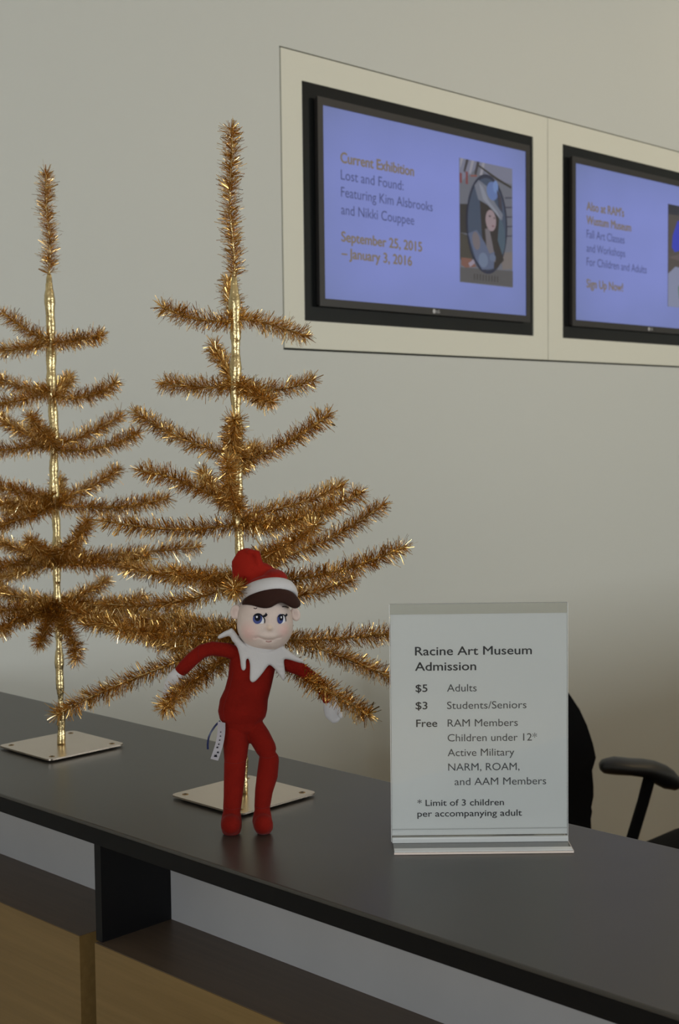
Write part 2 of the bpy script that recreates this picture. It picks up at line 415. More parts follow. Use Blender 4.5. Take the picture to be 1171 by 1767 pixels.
t1, s1, *_r = monitor(2.662, 'wall screen showing an oval portrait and exhibition dates, the nearer of two')
ys = _r[4]
def st(s, x, z, h, wdt, m, t, b=0.0): text(s, wallM(x, z + CAMZ, ys), h, wdt, m, t, b, 'lettering', 0.0003)
st('Current Exhibition', 2.751, 0.731, 0.030, 0.308, E_tan, s1, 0.034)
st('Lost and Found:', 2.751, 0.6845, 0.029, 0.262, E_grey, s1)
st('Featuring Kim Alsbrooks', 2.751, 0.6375, 0.029, 0.392, E_grey, s1)
st('and Nikki Couppee', 2.751, 0.5895, 0.029, 0.308, E_grey, s1)
st('September 25, 2015', 2.751, 0.5150, 0.029, 0.342, E_tan, s1, 0.034)
st('\u2013 January 3, 2016', 2.751, 0.4700, 0.029, 0.296, E_tan, s1, 0.034)
# plain stand-in portrait on the first screen: picture x 3.270..3.535, z .438...812
pic = obj('picture', box(3.270, 3.535, ys - 0.0008, ys + 0.0004, 0.438 + CAMZ, 0.812 + CAMZ), emit('picture_ground', (92, 94, 104)), s1)
def shp(poly, col, lay, nm='picture_shape', par=None):
    par = par or t1
    e = emit('picture_tone', tuple(c * .88 for c in col))
    return e, poly, lay
shapes = []
def sh(poly, col): shapes.append((poly, col))
X0, Z0, XW, ZW = 3.270, 0.438 + CAMZ, 0.265, 0.374
def q(a, b): return (X0 + XW * a, Z0 + ZW * (1 - b))
def ov(a, b, ra, rb, rot=0): return oval(X0 + XW * a, Z0 + ZW * (1 - b), XW * ra, ZW * rb, 40, rot)
sh([q(0, .0), q(1, .0), q(1, .13), q(.6, .12), q(.35, .04), q(0, .2)], (120, 122, 142))
for k in range(5): sh([q(0.02 + k * .1, .0), q(.07 + k * .1, .0), q(.0 + k * .1 - (.0 if k else 0), .1 + k * .01), q(-.0 + max(0, k * .1 - .03), .1)], (60, 55, 62) if k % 2 else (150, 148, 158))
sh([q(.33, .02), q(.7, .1), q(.98, .15), q(.98, .17), q(.68, .12), q(.33, .035)], (52, 48, 44))
sh([q(0, .12), q(.04, .12), q(.04, .2), q(0, .2)], (120, 62, 66)); sh([q(.11, .1), q(.15, .1), q(.15, .2), q(.11, .2)], (120, 62, 66)); sh([q(.2, .12), q(.32, .11), q(.32, .125), q(.2, .135)], (130, 80, 76))
sh([q(0, .37), q(.14, .36), q(.13, .6), q(0, .6)], (48, 45, 46))
sh([q(0, .6), q(.2, .62), q(.3, .8), q(0, .82)], (66, 62, 56))
sh([q(.02, .8), q(.2, .8), q(.3, .86), q(.1, .88), q(.02, .86)], (122, 84, 74)); sh([q(.15, .84), q(.28, .79), q(.3, .82), q(.18, .87)], (150, 140, 156))
sh([q(.75, .72), q(.99, .7), q(.99, .84), q(.8, .86)], (118, 110, 108)); sh([q(.0, .88), q(1, .86), q(1, .995), q(.0, .995)], (86, 84, 86))
for k in range(9): sh([q(.25 + k * .055, .92), q(.27 + k * .055, .92), q(.265 + k * .055, .97), q(.25 + k * .055, .97)], (54, 50, 48))
for k in range(5): sh([q(.85, .25 + k * .08), q(.99, .24 + k * .08), q(.99, .25 + k * .08), q(.85, .262 + k * .08)], (60, 58, 76))
sh(ov(.5, .50, .39, .41), (36, 40, 62)); sh(ov(.5, .50, .36, .38), (62, 74, 96)); sh(ov(.68, .60, .17, .18), (70, 88, 104))
sh([q(.36, .30), q(.55, .27), q(.74, .38), q(.70, .62), q(.82, .78), q(.66, .86), q(.45, .84), q(.40, .6)], (44, 38, 38))
sh([q(.46, .54), q(.54, .53), q(.6, .66), q(.66, .8), q(.5, .82), q(.48, .66)], (112, 106, 112))
sh(ov(.57, .465, .10, .088, .15), (150, 132, 138)); sh(ov(.55, .43, .02, .007), (60, 52, 58)); sh(ov(.635, .44, .017, .006), (60, 52, 58)); sh(ov(.61, .508, .024, .006), (116, 74, 84))
sh([q(.14, .60), q(.3, .56), q(.46, .66), q(.54, .74), q(.64, .72), q(.62, .86), q(.4, .88), q(.28, .80)], (88, 98, 126))
sh(ov(.29, .65, .07, .075, .3), (112, 104, 110)); sh(ov(.42, .80, .09, .06), (106, 120, 146)); sh(ov(.60, .77, .06, .03), (98, 110, 136))
sh([q(.26, .20), q(.34, .15), q(.5, .19), q(.66, .32), q(.80, .40), q(.78, .45), q(.66, .40), q(.5, .34), q(.33, .31)], (112, 116, 130))
sh([q(.34, .17), q(.42, .2), q(.52, .3), q(.7, .39), q(.76, .45), q(.6, .37), q(.42, .3)], (134, 138, 152))
sh(ov(.60, .22, .11, .075, -.5), (96, 118, 170)); sh(ov(.66, .18, .05, .05), (110, 136, 188)); sh([q(.68, .2), q(.77, .26), q(.79, .38), q(.72, .34)], (58, 54, 66))
for i, (poly, col) in enumerate(shapes):
    b = flat(poly, ys - 0.0010 - i * 0.00005); 
    o = obj('picture_shape', b, emit('picture_tone', tuple(c * .88 for c in col)), t1)
    o.parent = s1; o.matrix_parent_inverse = Matrix.Identity(4)

t2, s2, *_r = monitor(3.867, 'farther wall screen with art class notice, cut by the right photo edge')
st("Also at RAM's", 3.953, 0.727, 0.030, 0.232, E_tan, s2, 0.034)
st('Wustum Museum', 3.953, 0.6805, 0.030, 0.278, E_tan, s2, 0.034)
st('Fall Art Classes', 3.953, 0.634, 0.029, 0.236, E_grey, s2)
st('and Workshops', 3.953, 0.587, 0.029, 0.240, E_grey, s2)
st('For Children and Adults', 3.953, 0.5405, 0.029, 0.382, E_grey, s2)
st('Sign Up Now!', 3.953, 0.4665, 0.030, 0.226, E_tan, s2, 0.034)
obj('picture', box(4.482, 4.747, ys - 0.0008, ys + 0.0004, 0.431 + CAMZ, 0.805 + CAMZ), emit('picture_ground', (70, 64, 62)), s2)
X0, Z0 = 4.482, 0.431 + CAMZ; shapes = []
sh([q(0, 0), q(1, 0), q(1, .08), q(0, .1)], (44, 44, 56))
sh([q(.1, .42), q(.12, .3), q(.25, .15), q(.6, .1), q(.6, .5), q(.3, .44), q(.18, .46)], (52, 62, 184))
sh([q(.0, .52), q(.4, .46), q(.9, .5), q(.95, .56), q(.3, .54)], (96, 84, 84)); sh([q(0, .68), q(.2, .6), q(.5, .62), q(.9, .7), q(.9, 1), q(0, 1)], (134, 140, 168))
sh([q(.27, .8), q(.34, .76), q(.42, .82), q(.40, .92), q(.30, .92)], (84, 118, 96)); sh([q(.30, .92), q(.38, .90), q(.34, .98)], (140, 72, 72)); sh(ov(.6, .35, .14, .1), (150, 122, 112))
for i, (poly, col) in enumerate(shapes):
    obj('picture_shape', flat(poly, ys - 0.0010 - i * 0.00005), emit('picture_tone', tuple(c * .88 for c in col)), s2)

# ------------------------------------------------------------------ reception desk
DZ = CAMZ - 0.518155            # top of the worktop
desk = empty('reception_desk', 'long reception desk with charcoal top, frosted back panel and light oak fronts', 'desk', (1.25, 0.8, 0))
LZ = CAMZ - 0.692; UZ = DZ - 0.025; Y0 = -1.3
obj('countertop', box(1.0375, 1.457, Y0, WY - .001, UZ, DZ, 0.0025), M_top, desk)
obj('edge_band', box(1.0365, 1.0385, Y0, WY - .002, UZ - .0005, DZ - 0.0045), M_edge, desk)
obj('support_board', box(1.066, 1.184, 1.489, 1.503, LZ, UZ), M_black, desk)
obj('support_board', box(1.066, 1.184, -0.6, -0.586, LZ, UZ), M_black, desk)
for y0, y1 in ((1.5325, WY - .002), (Y0, 1.497)):
    u = obj('oak_unit', box(1.059, 1.40, y0, y1, 0.06, LZ - 0.0008), M_oak, desk)
    obj('ledge_top', box(1.060, 1.40, y0 + .0005, y1 - .0005, LZ - 0.0008, LZ), M_ledge, u)
obj('oak_filler', box(1.10, 1.40, 1.497, 1.5325, 0.06, LZ - 0.004), M_ledge, desk)
obj('plinth', box(1.09, 1.38, Y0, WY - .002, 0.0, 0.06), M_black, desk)
for y0, y1 in ((1.503, WY - .002), (-0.586, 1.489)):
    obj('frosted_panel', box(1.185, 1.191, y0, y1, LZ, UZ), M_frost, desk)
obj('back_board', box(1.40, 1.42, Y0, WY - .002, 0.0, UZ), M_black, desk)
obj('shade_wing_top', box(1.458, 6.2, 0.12, 0.56, UZ, DZ, .0025), M_top, desk)  # unseen wing, added to shade the lower part of the back wall
obj('shade_wing_body', box(1.458, 6.2, 0.16, 0.50, 0.0, UZ), M_black, desk)
obj('staff_worktop', box(1.42, 1.95, Y0, 2.0, 0.70, 0.73, .002), M_ledge, desk)

# ------------------------------------------------------------------ gold tinsel trees
def curve_pts(p0, p1, sag, n=24, wob=0.0, mid=None):
    out = []; ph = random.uniform(0, 6); L = (p1 - p0).length
    side = (p1 - p0).cross(Vector((0, 0, 1))).normalized()
    for i in range(n):
        t = i / (n - 1)
        if mid is None: p = p0.lerp(p1, t)
        else: p = p0 * (1 - t) ** 2 + mid * (2 * t * (1 - t)) + p1 * t * t
        p = p + Vector((0, 0, -sag * L * 4 * t * (1 - t))) + side * (wob * L * math.sin(ph + 5 * t) * t * (1 - t))
        out.append(p)
    return out

def tinsel_mesh(pts, dens, length, fwd_lo=0.05, fwd_hi=0.8, skip=0.0):
    A = np.array([tuple(p) for p in pts]); seg = np.linalg.norm(np.diff(A, axis=0), axis=1); cum = np.concatenate([[0], np.cumsum(seg)]); L = cum[-1]
    N = int(L * 1000 * dens)
    s = rng.uniform(skip, L, N)
    s = np.concatenate([s, np.full(int(26), L)])      # end tuft
    N = len(s)
    c = np.stack([np.interp(s, cum, A[:, k]) for k in range(3)], 1)
    sa, sb = np.clip(s - .004, 0, L), np.clip(s + .004, 0, L)
    t = np.stack([np.interp(sb, cum, A[:, k]) - np.interp(sa, cum, A[:, k]) for k in range(3)], 1); t /= np.linalg.norm(t, axis=1)[:, None]
    r = rng.normal(size=(N, 3)); r -= (r * t).sum(1)[:, None] * t; r /= np.linalg.norm(r, axis=1)[:, None]
    f = rng.uniform(fwd_lo, fwd_hi, N); f[-26:] = rng.uniform(0.3, 3, 26)
    # clumping of strips along the wire
    d = r + t * f[:, None]; d /= np.linalg.norm(d, axis=1)[:, None]
    wv = np.sin(s * 260 + 3 * rng.uniform())
    ln = length * rng.uniform(0.55, 1.12, N) * (1 + 0.10 * wv) * np.where(s > L - .008, .9, 1)
    wd = rng.uniform(0.00024, 0.00048, N); wd = np.where(rng.uniform(size=N) < .05, wd * 2.2, wd)
    n1 = rng.normal(size=(N, 3)); sd = np.cross(d, n1); sd /= np.linalg.norm(sd, axis=1)[:, None]
    bend = rng.normal(size=(N, 3)) * (0.16 * ln)[:, None]
    p0 = c + r * 0.0006; p1 = p0 + d * (ln * .55)[:, None] + bend * .2; p2 = p0 + d * ln[:, None] + bend * .8
    W = sd * wd[:, None]
    V = np.stack([p0 - W, p0 + W, p1 - W, p1 + W, p2 - W * .9, p2 + W * .9], 1).reshape(-1, 3)
    base = (np.arange(N) * 6)[:, None]
    Fq = np.concatenate([base + [0, 1, 3, 2], base + [2, 3, 5, 4]], 0)
    me = bpy.data.meshes.new('tinsel')
    me.vertices.add(len(V)); me.vertices.foreach_set('co', V.astype(np.float32).ravel())
    me.loops.add(Fq.size); me.loops.foreach_set('vertex_index', Fq.astype(np.int32).ravel())
    me.polygons.add(len(Fq)); me.polygons.foreach_set('loop_start', (np.arange(len(Fq)) * 4).astype(np.int32)); me.update(); me.validate()
    return me

def branch(tree, p0, p1, sag=0.05, dens=8.0, length=0.0180, name='branch', mid=None, wob=0.12):
    pts = curve_pts(p0, p1, sag, mid=mid, wob=wob)
    b = bmesh.new(); n = len(pts)
    loft(b, pts, [0.0016] * n, seg=6)
    w_ = obj(name, b, M_gold, tree)
    t = obj('tinsel', tinsel_mesh(pts, dens, length), M_tin, w_, kind='stuff')
    return w_

def tree(label, cx, cy, depth, base_px, top_px, leader_y, tips, group=None):
    t = empty('gold_tinsel_tree', label, 'tree', (cx, cy, DZ), 0, 'gold tinsel trees on the counter')
    h = 0.0735; z0 = DZ + 0.003; z1 = DZ + 0.0055
    bm = bmesh.new(); add_box(bm, cx - h, cx + h, cy - h, cy + h, z0, z1)
    es = [e for e in bm.edges if abs((e.verts[0].co - e.verts[1].co).z) > 0.001]
    bmesh.ops.bevel(bm, geom=es, offset=0.010, segments=5, profile=0.5, affect='EDGES')
    obj('base_plate', bm, M_plate, t)
    for sx in (-1, 1):
        for sy in (-1, 1):
            x, y = cx + sx * (h - .0155), cy + sy * (h - .0155)
            obj('rubber_foot', add_cyl(bmesh.new(), (x, y, DZ), (x, y, z0), 0.005), M_rubber, t)
            b = add_cyl(bmesh.new(), (x, y, z1 - .0002), (x, y, z1 + .0004), 0.0050, 0.0042, 18)
            s = obj('screw', b, M_screw, t); obj('screw_recess', add_cyl(bmesh.new(), (x, y, z1 + .0003), (x, y, z1 + .0006), .0021, seg=10), M_rubber, s)
    foot = Vector((cx, cy, z1)); top = P(top_px[0], top_px[1], depth)
    ylead = leader_y
    def trunk(v):       # point on the pole at picture height v
        k = (v - base_px) / (top_px[1] - base_px); return foot.lerp(top, k)
    # foil wrapped pole, uneven radius
    bm = bmesh.new(); n = 260; pts = []; ra = []
    pt = trunk(leader_y)
    for i in range(n):
        k = i / (n - 1); p = foot.lerp(pt, k); pts.append(p + Vector((.0009 * math.sin(k * 31), .0009 * math.cos(k * 23), 0)))
        r = 0.0058 + 0.0016 * min(1, k * 1.6) + 0.0009 * math.sin(k * 49) + 0.0008 * math.sin(k * 107 + 1) + random.uniform(-.00025, .00025)
        if k > .975: r *= (1 - (k - .975) / .025 * .55)
        ra.append(r)
    loft(bm, pts, ra, seg=12, ref=(1, 0, 0), cap=False)
    for v in bm.verts: v.co += Vector((random.uniform(-1, 1), random.uniform(-1, 1), random.uniform(-1.5, 1.5))) * .00026      # crinkled foil
    obj('wrapped_pole', bm, M_gold, t, smooth=True)
    branch(t, trunk(leader_y), top, 0.0, 8.0, 0.0175, 'leader', wob=0.08)
    for spec in tips:
        u, v, va, L, sgn = spec[:5]; sag = spec[5] if len(spec) > 5 else 0.05
        a = trunk(va)
        flatp = P(u, v, depth); lat = (flatp - a).length
        dz = math.sqrt(max(L * L - lat * lat, 0.0)) * sgn
        tip = P(u, v, depth + dz)
        mid = None
        if len(spec) > 6: mu, mv, md = spec[6]; mid = P(mu, mv, depth + md)
        branch(t, a, tip, sag, mid=mid)
    return t

# tip u, tip v, height where it leaves the pole, length, nearer (-1) or farther (+1), sag
tips2 = [
 (395, 482, 555, .105, 1, .0), (280, 530, 556, .112, -1, .06), (528, 580, 550, .112, 1, -.03),
 (368, 596, 668, .112, 1, .03), (281, 661, 668, .118, 1, .03), (538, 656, 668, .118, 1, .08), (468, 692, 662, .11, -1, .03),
 (232, 712, 790, .17, 1, .04), (565, 716, 800, .155, -1, .06), (403, 722, 790, .15, -1, .03), (440, 770, 810, .14, 1, .05),
 (243, 812, 885, .165, -1, -.05), (349, 815, 880, .15, 1, .03), (392, 795, 890, .15, -1, .05), (590, 838, 898, .185, 1, .03), (622, 850, 905, .20, -1, .08), (180, 898, 908, .20, -1, .05), (566, 878, 915, .18, 1, .05),
 (659, 872, 985, .235, 1, .06), (696, 944, 1008, .25, -1, .06), (606, 1000, 1040, .19, 1, .04), (402, 1016, 1020, .16, -1, .0), (215, 978, 1000, .20, 1, .03), (183, 1042, 1010, .22, 1, .06), (545, 905, 975, .20, -1, .05), (300, 985, 1010, .16, -1, .03), (490, 945, 1000, .2, 1, .03),
 (690, 1090, 1098, .245, -1, .04), (695, 1178, 1090, .26, 1, -.03), (148, 1078, 1090, .24, 1, -.02), (205, 1085, 1100, .23, -1, .02), (255, 1095, 1105, .2, 1, .06), (300, 1060, 1095, .2, 1, .03),
 (100, 1232, 1118, .275, -1, -.04),
 (283, 1222, 1115, .24, -1, 0, (356, 1166, -.10)), (634, 1234, 1120, .27, -1, -.03, (505, 1160, -.085)),
]
tips1 = [
 (4, 540, 592, .105, -1, .03), (4, 604, 590, .10, 1, .03), (173, 578, 592, .105, -1, .03), 
 (-8, 652, 680, .12, 1, .03), (-6, 698, 676, .12, -1, .02), (200, 660, 684, .125, -1, .10), (121, 652, 678, .10, 1, .03),
 (207, 718, 770, .15, 1, .05), (237, 748, 778, .155, -1, .07), (52, 718, 770, .13, -1, .03), (-18, 712, 768, .14, 1, .03), (-20, 778, 765, .14, -1, .02), (60, 745, 770, .1, 1, .03),
 (203, 810, 870, .17, 1, .03), (287, 860, 873, .20, -1, .05), (101, 828, 868, .14, 1, .03), (-20, 836, 862, .17, -1, .02), (-5, 908, 870, .16, -1, .03), (-40, 862, 866, .16, 1, .03), (10, 880, 868, .15, 1, .03),
 (152, 895, 968, .17, -1, .04), (341, 944, 970, .245, 1, .0), (52, 934, 968, .16, -1, .02), (-20, 925, 965, .18, 1, .03), (-30, 985, 962, .18, -1, .0), (-10, 1000, 975, .15, 1, .0), (130, 945, 972, .15, 1, .03), (250, 962, 972, .2, -1, .03),
 (184, 1000, 1048, .18, 1, .04), (294, 1072, 1042, .215, 1, -.02), (325, 1132, 1060, .24, -1, -.04), (-10, 1012, 1045, .18, 1, .03), (0, 1088, 1050, .18, -1, -.02), (-40, 1050, 1050, .2, -1, .02), (66, 1110, 1058, .15, -1, -.03), (131, 1137, 1058, .17, -1, -.06), (40, 1060, 1050, .15, 1, .0), (200, 1075, 1050, .19, -1, .0), (250, 1030, 1050, .2, 1, .04),
]
tree2 = tree('gold tinsel tree on a square metal plate, standing right behind the red plush elf', 1.2585, 1.4140, 1.909, 1378, (399, 222), 478, tips2)
tree1 = tree('gold tinsel tree at the far left of the counter, cut by the photo edge', 1.2605, 1.8610, 2.2305, 1290, (80, 300), 474, tips1)

# ------------------------------------------------------------------ red plush elf
ed = 1.79                                     # distance of the torso
foot_c = P(428, 1440, 1.748)
elf = empty('plush_elf', 'red plush elf doll with a stocking cap, leaning on the tinsel tree', 'doll', (foot_c.x, foot_c.y, DZ))
def px(n, d=ed): return n * d / FOC
def ptsr(seq):
    'seq of (u, v, depth, half-width px, depth/width ratio)'
    return [P(u, v, d) for u, v, d, r, k in seq], [px(r, d) for u, v, d, r, k in seq], [px(r, d) * k for u, v, d, r, k in seq]
vh = Vector((fwd.x, fwd.y, 0)).normalized()
def limb(bm, seq, seg=22, cap=True):
    p, a, b = ptsr(seq); loft(bm, p, a, b, ref=vh, seg=seg, cap=cap)
body = bmesh.new()
limb(body, [(440, 1118, 1.80, 24, .7), (438, 1132, 1.80, 38, .6), (435, 1150, 1.797, 40, .62), (431, 1175, 1.795, 38.5, .68), (425, 1198, 1.79, 38.5, .74), (420, 1216, 1.787, 42, .76), (417, 1232, 1.785, 41.5, .78), (417, 1241, 1.785, 38, .78), (417, 1247, 1.785, 33, .8)], 28)
limb(body, [(417, 1226, 1.785, 38, .8), (417, 1244, 1.785, 33, .85)], 28)
limb(body, [(404, 1246, 1.787, 19.5, .95), (406, 1262, 1.783, 21.5, .95), (407, 1285, 1.775, 22.3, .9), (406, 1312, 1.767, 19.5, .9)])
limb(body, [(405.5, 1316, 1.766, 19.2, .92), (404, 1345, 1.760, 18.2, .92), (402, 1375, 1.754, 16.5, .95), (400, 1396, 1.752, 15.5, .98)])
limb(body, [(437, 1248, 1.787, 15, 1), (447, 1270, 1.780, 19, .95), (459, 1292, 1.772, 18, .95)])
limb(body, [(464, 1310, 1.768, 17.5, .95), (461, 1338, 1.762, 18.3, .95), (455, 1366, 1.757, 15.5, .98), (452, 1394, 1.753, 13.6, 1)])
# feet: toes point towards the camera and slightly right
for (u, v, s, uu) in ((399.5, 1404, 1, 0), (452.5, 1402, .94, 2.5)):
    dep = 1.752
    b0 = P(u, v, dep); z = DZ
    heel = P(u, v + 12, dep); 
    pts = [b0, P(u - .5, v + 14, dep - .004), P(u - .5 + uu, v + 23, dep - .009)]
    loft(body, pts, [px(15.5 * s), px(17.8 * s), px(17.6 * s)], [px(15 * s), px(21 * s), px(18 * s)], ref=vh, seg=22)
    ce = P(u - 1 + uu, v + 28, dep - .012); ce.z = DZ + 0.0135
    ellipsoid(body, ce, right, vh, (0, 0, 1), px(17.2 * s), px(22 * s), 0.0134)
# arms
limb(body, [(413, 1130, 1.795, 13, .9), (392, 1122, 1.79, 13, .9), (366, 1119, 1.785, 12.4, .9), (347, 1124, 1.782, 12, .9)])
limb(body, [(345, 1126, 1.782, 12, .9), (331, 1138, 1.784, 12.3, .9), (318, 1151, 1.787, 12, .9), (310, 1160, 1.79, 10.5, .9)])
limb(body, [(468, 1136, 1.798, 14, .85), (492, 1144, 1.80, 13, .85), (520, 1156, 1.805, 11.5, .9), (545, 1175, 1.81, 11.5, .9), (560, 1194, 1.813, 11, .9), (568, 1212, 1.815, 9.5, .9)])
me = fuse(body, 0.0013, 4)
zmin = min(v.co.z for v in me.vertices)
for v in me.vertices:
    if v.co.z < DZ + .0004: v.co.z = DZ + .0004
o_body = obj('body', me, M_red, elf, smooth=True)
dgm = o_body.data
bvh_body = BVHTree.FromPolygons([wm(o_body) @ v.co for v in dgm.vertices], [tuple(p.vertices) for p in dgm.polygons])
def cast(bvh, u, v):
    d = (P(u, v, 1.0) - Vector((0, 0, CAMZ))); k = d.length; d.normalize()
    h = bvh.ray_cast(Vector((0, 0, CAMZ)), d)
    return (h[3] / k) if h[0] else None
# stitched seams: side of the torso, hips
def seam(name, pts, bvh, parent, m, r=0.0006, off=0.0):
    pl = chaikin(pts, 2, False); out = []
    for u, v in pl:
        d = cast(bvh, u, v)
        if d: out.append(P(u, v, d - off))
    b = bmesh.new(); loft(b, out, [r] * len(out), seg=6); return obj(name, b, m, parent, smooth=True)
M_seam = mat('dark_red_seam', (0.16, 0.006, 0.005), 0.9)
seam('seam', [(402, 1160), (398, 1180), (390, 1205), (385, 1225), (387, 1243)], bvh_body, elf, M_seam, .00035)
for pl_ in ([(450, 1306), (463, 1309), (478, 1303)], [(389, 1315), (405, 1319), (422, 1314)], [(387, 1394), (400, 1398), (414, 1394)], [(441, 1393), (452, 1396), (464, 1392)], [(345, 1114), (341, 1124), (343, 1136)]):
    seam('seam', pl_, bvh_body, elf, M_seam, .0003)
# hands (white mittens with thumb)
M_hand = M_white
h = bmesh.new()
limb(h, [(308, 1163, 1.790, 12.2, .85), (303, 1170, 1.790, 14.5, .7), (296, 1182, 1.792, 13.5, .6), (289, 1194, 1.795, 9.5, .6), (285, 1203, 1.797, 6, .6)], 20)
limb(h, [(306, 1176, 1.786, 6, .9), (307, 1188, 1.782, 5, .9), (305, 1196, 1.78, 3.5, .9)], 14)
obj('hand', fuse(h, .0010, 3), M_hand, elf, smooth=True)
h = bmesh.new()
limb(h, [(568, 1208, 1.815, 10.5, .85), (570, 1220, 1.815, 13, .7), (574, 1232, 1.814, 14, .6), (579, 1242, 1.812, 9, .6)], 20)
limb(h, [(580, 1220, 1.812, 6, .9), (586, 1230, 1.808, 4.8, .9), (588, 1237, 1.806, 3.5, .9)], 14)
obj('hand', fuse(h, .0010, 3), M_hand, elf, smooth=True)

# head
hd = 1.795
hb = bmesh.new(); bmesh.ops.create_uvsphere(hb, u_segments=128, v_segments=96, radius=1)
hc = P(457, 1070, hd)
upz = Vector((-.02, 0, 1)).normalized()
def sgnp(x, p): return math.copysign(abs(x) ** p, x)
for v in hb.verts:
    x, y, z = v.co
    k = (abs(x) ** 2.35 + abs(y) ** 2.2 + abs(z) ** 2.35) ** (-1 / 2.3)
    x, y, z = x * k, y * k, z * k
    wx = 47.5 * (1 - .07 * max(0, z)) * (1 + .03 * math.exp(-((z + .35) / .3) ** 2))
    v.co = hc + right * px(wx * x, hd) + vh * (0.036 * y) + upz * px((53.5 if z < 0 else 50) * z, hd)
bmesh.ops.recalc_face_normals(hb, faces=hb.faces)
MOUTH = chaikin([(439, 1101), (445, 1099), (451, 1101), (458, 1104), (465, 1105), (472, 1103.5), (478, 1100.5), (484, 1099.5)], 2, False)
def seg_d(pl, u, v):
    best = 1e9
    for a, b in zip(pl, pl[1:]):
        dx, dy = b[0] - a[0], b[1] - a[1]; t = max(0, min(1, ((u - a[0]) * dx + (v - a[1]) * dy) / (dx * dx + dy * dy + 1e-9)))
        best = min(best, math.hypot(u - a[0] - t * dx, v - a[1] - t * dy))
    return best
BUMPS = [(428, 1092, 15, 12, .0026), (491, 1090, 12, 12, .0026), (465.5, 1083.5, 4.6, 4.2, .0052), (462, 1114, 10, 5, .0024), (463, 1098, 13, 5, .0026),
         (447, 1068, 9, 8, -.0014), (487, 1067, 8, 8, -.0014), (464, 1109, 8, 2.6, .0012), (465, 1072, 4, 9, .0012)]
moved = []
for v in hb.verts:
    if (v.co - hc).dot(vh) < 0.004:
        u, vv = proj(v.co); d = 0
        for bu, bv, su, sv, a in BUMPS: d += a * math.exp(-((u - bu) / su) ** 2 - ((vv - bv) / sv) ** 2)
        dm = seg_d(MOUTH, u, vv); d -= .0017 * math.exp(-(dm / 1.9) ** 2)
        wgt = min(1, max(0, (.004 - (v.co - hc).dot(vh)) / .012))
        moved.append((v, v.normal * 0 - vh * d * wgt))
for v, d in moved: v.co += d
head = obj('head', hb, M_face, elf, smooth=True)
_ms = wm(elf).inverted()
for _c, _r, _col in ((P(429, 1091, 1.765), .011, (0.82, 0.50, 0.46, 1)), (P(493, 1089, 1.765), .009, (0.82, 0.50, 0.46, 1)), (P(465.5, 1083.5, 1.755), .0055, (0.84, 0.66, 0.50, 1))):
    _nt = M_face.node_tree; _b = _nt.nodes['Principled BSDF']; _lk = _b.inputs['Base Color'].links[0].from_socket
    _tc = _nt.nodes.new('ShaderNodeTexCoord'); _vm = _nt.nodes.new('ShaderNodeVectorMath'); _vm.operation = 'DISTANCE'; _vm.inputs[1].default_value = _ms @ _c
    _nt.links.new(_tc.outputs['Object'], _vm.inputs[0])
    _mr = _nt.nodes.new('ShaderNodeMapRange'); _mr.inputs['From Min'].default_value = _r * 1.5; _mr.inputs['From Max'].default_value = _r * .4; _mr.inputs['To Max'].default_value = .6
    _nt.links.new(_vm.outputs['Value'], _mr.inputs['Value'])
    _mx = _nt.nodes.new('ShaderNodeMix'); _mx.data_type = 'RGBA'; _mx.inputs[7].default_value = _col
    _nt.links.new(_mr.outputs['Result'], _mx.inputs[0]); _nt.links.new(_lk, _mx.inputs[6]); _nt.links.new(_mx.outputs[2], _b.inputs['Base Color'])
bvh_head = BVHTree.FromPolygons([wm(head) @ v.co for v in head.data.vertices], [tuple(p.vertices) for p in head.data.polygons])
neck = bmesh.new(); loft(neck, [P(446, 1112, 1.80), P(443, 1128, 1.80)], [px(24), px(28)], ref=vh, cap=False); obj('neck', neck, M_skin, elf, smooth=True)

def patch(name, poly, m, off, parent, step=1.1, smooth_it=2):
    poly = chaikin(poly, smooth_it); vs, fs = tri_poly(poly, step); b = bmesh.new(); V = []
    for p in vs:
        d = cast(bvh_head, p.x, p.y) or hd; V.append(b.verts.new(P(p.x, p.y, d - off)))
    for f in fs: b.faces.new([V[i] for i in f])
    r = bmesh.ops.extrude_face_region(b, geom=list(b.faces))
    for g in r['geom']:
        if isinstance(g, bmesh.types.BMVert): g.co += fwd * (off * .8)
    bmesh.ops.recalc_face_normals(b, faces=b.faces)
    return obj(name, b, m, parent, smooth=False)
def ell(cu, cv, ru, rv, rot=0, n=22):
    return [(cu + ru * math.cos(t) * math.cos(rot) - rv * math.sin(t) * math.sin(rot), cv + ru * math.cos(t) * math.sin(rot) + rv * math.sin(t) * math.cos(rot)) for t in [2 * math.pi * k / n for k in range(n)]]
e1 = patch('eye', [(438, 1063), (445, 1059), (453, 1062), (456, 1068), (456, 1075.5), (449, 1076.5), (442, 1074), (437, 1069)], M_eyew, .0006, elf)
patch('iris', ell(444.2, 1067.5, 8.2, 9.3, .2), M_blue, .0009, e1)
patch('pupil', ell(444.3, 1065.8, 5.2, 6.0, .2), M_ink, .0012, e1)
patch('highlight', ell(443, 1064.6, 1.6, 1.9), M_eyew, .0016, e1, .6)
patch('eyelid_line', [(436, 1066), (437.5, 1061), (443, 1058), (449, 1058.6), (454, 1063), (457.5, 1069), (457, 1075.5), (455.4, 1075.5), (455.6, 1069), (452.5, 1064), (448, 1060.8), (443, 1060.3), (438.5, 1063)], M_ink, .0014, e1, .8, 1)
patch('eyelash', [(453, 1062), (457, 1060.5), (459, 1056.5), (460, 1060), (462, 1060.5), (459, 1064), (455.5, 1065.5)], M_ink, .0014, e1, .7, 1)
e2 = patch('eye', [(479, 1065), (484, 1060.5), (490, 1061), (492.8, 1066), (493, 1072), (488, 1076), (482, 1076.5), (478.5, 1071)], M_eyew, .0006, elf)
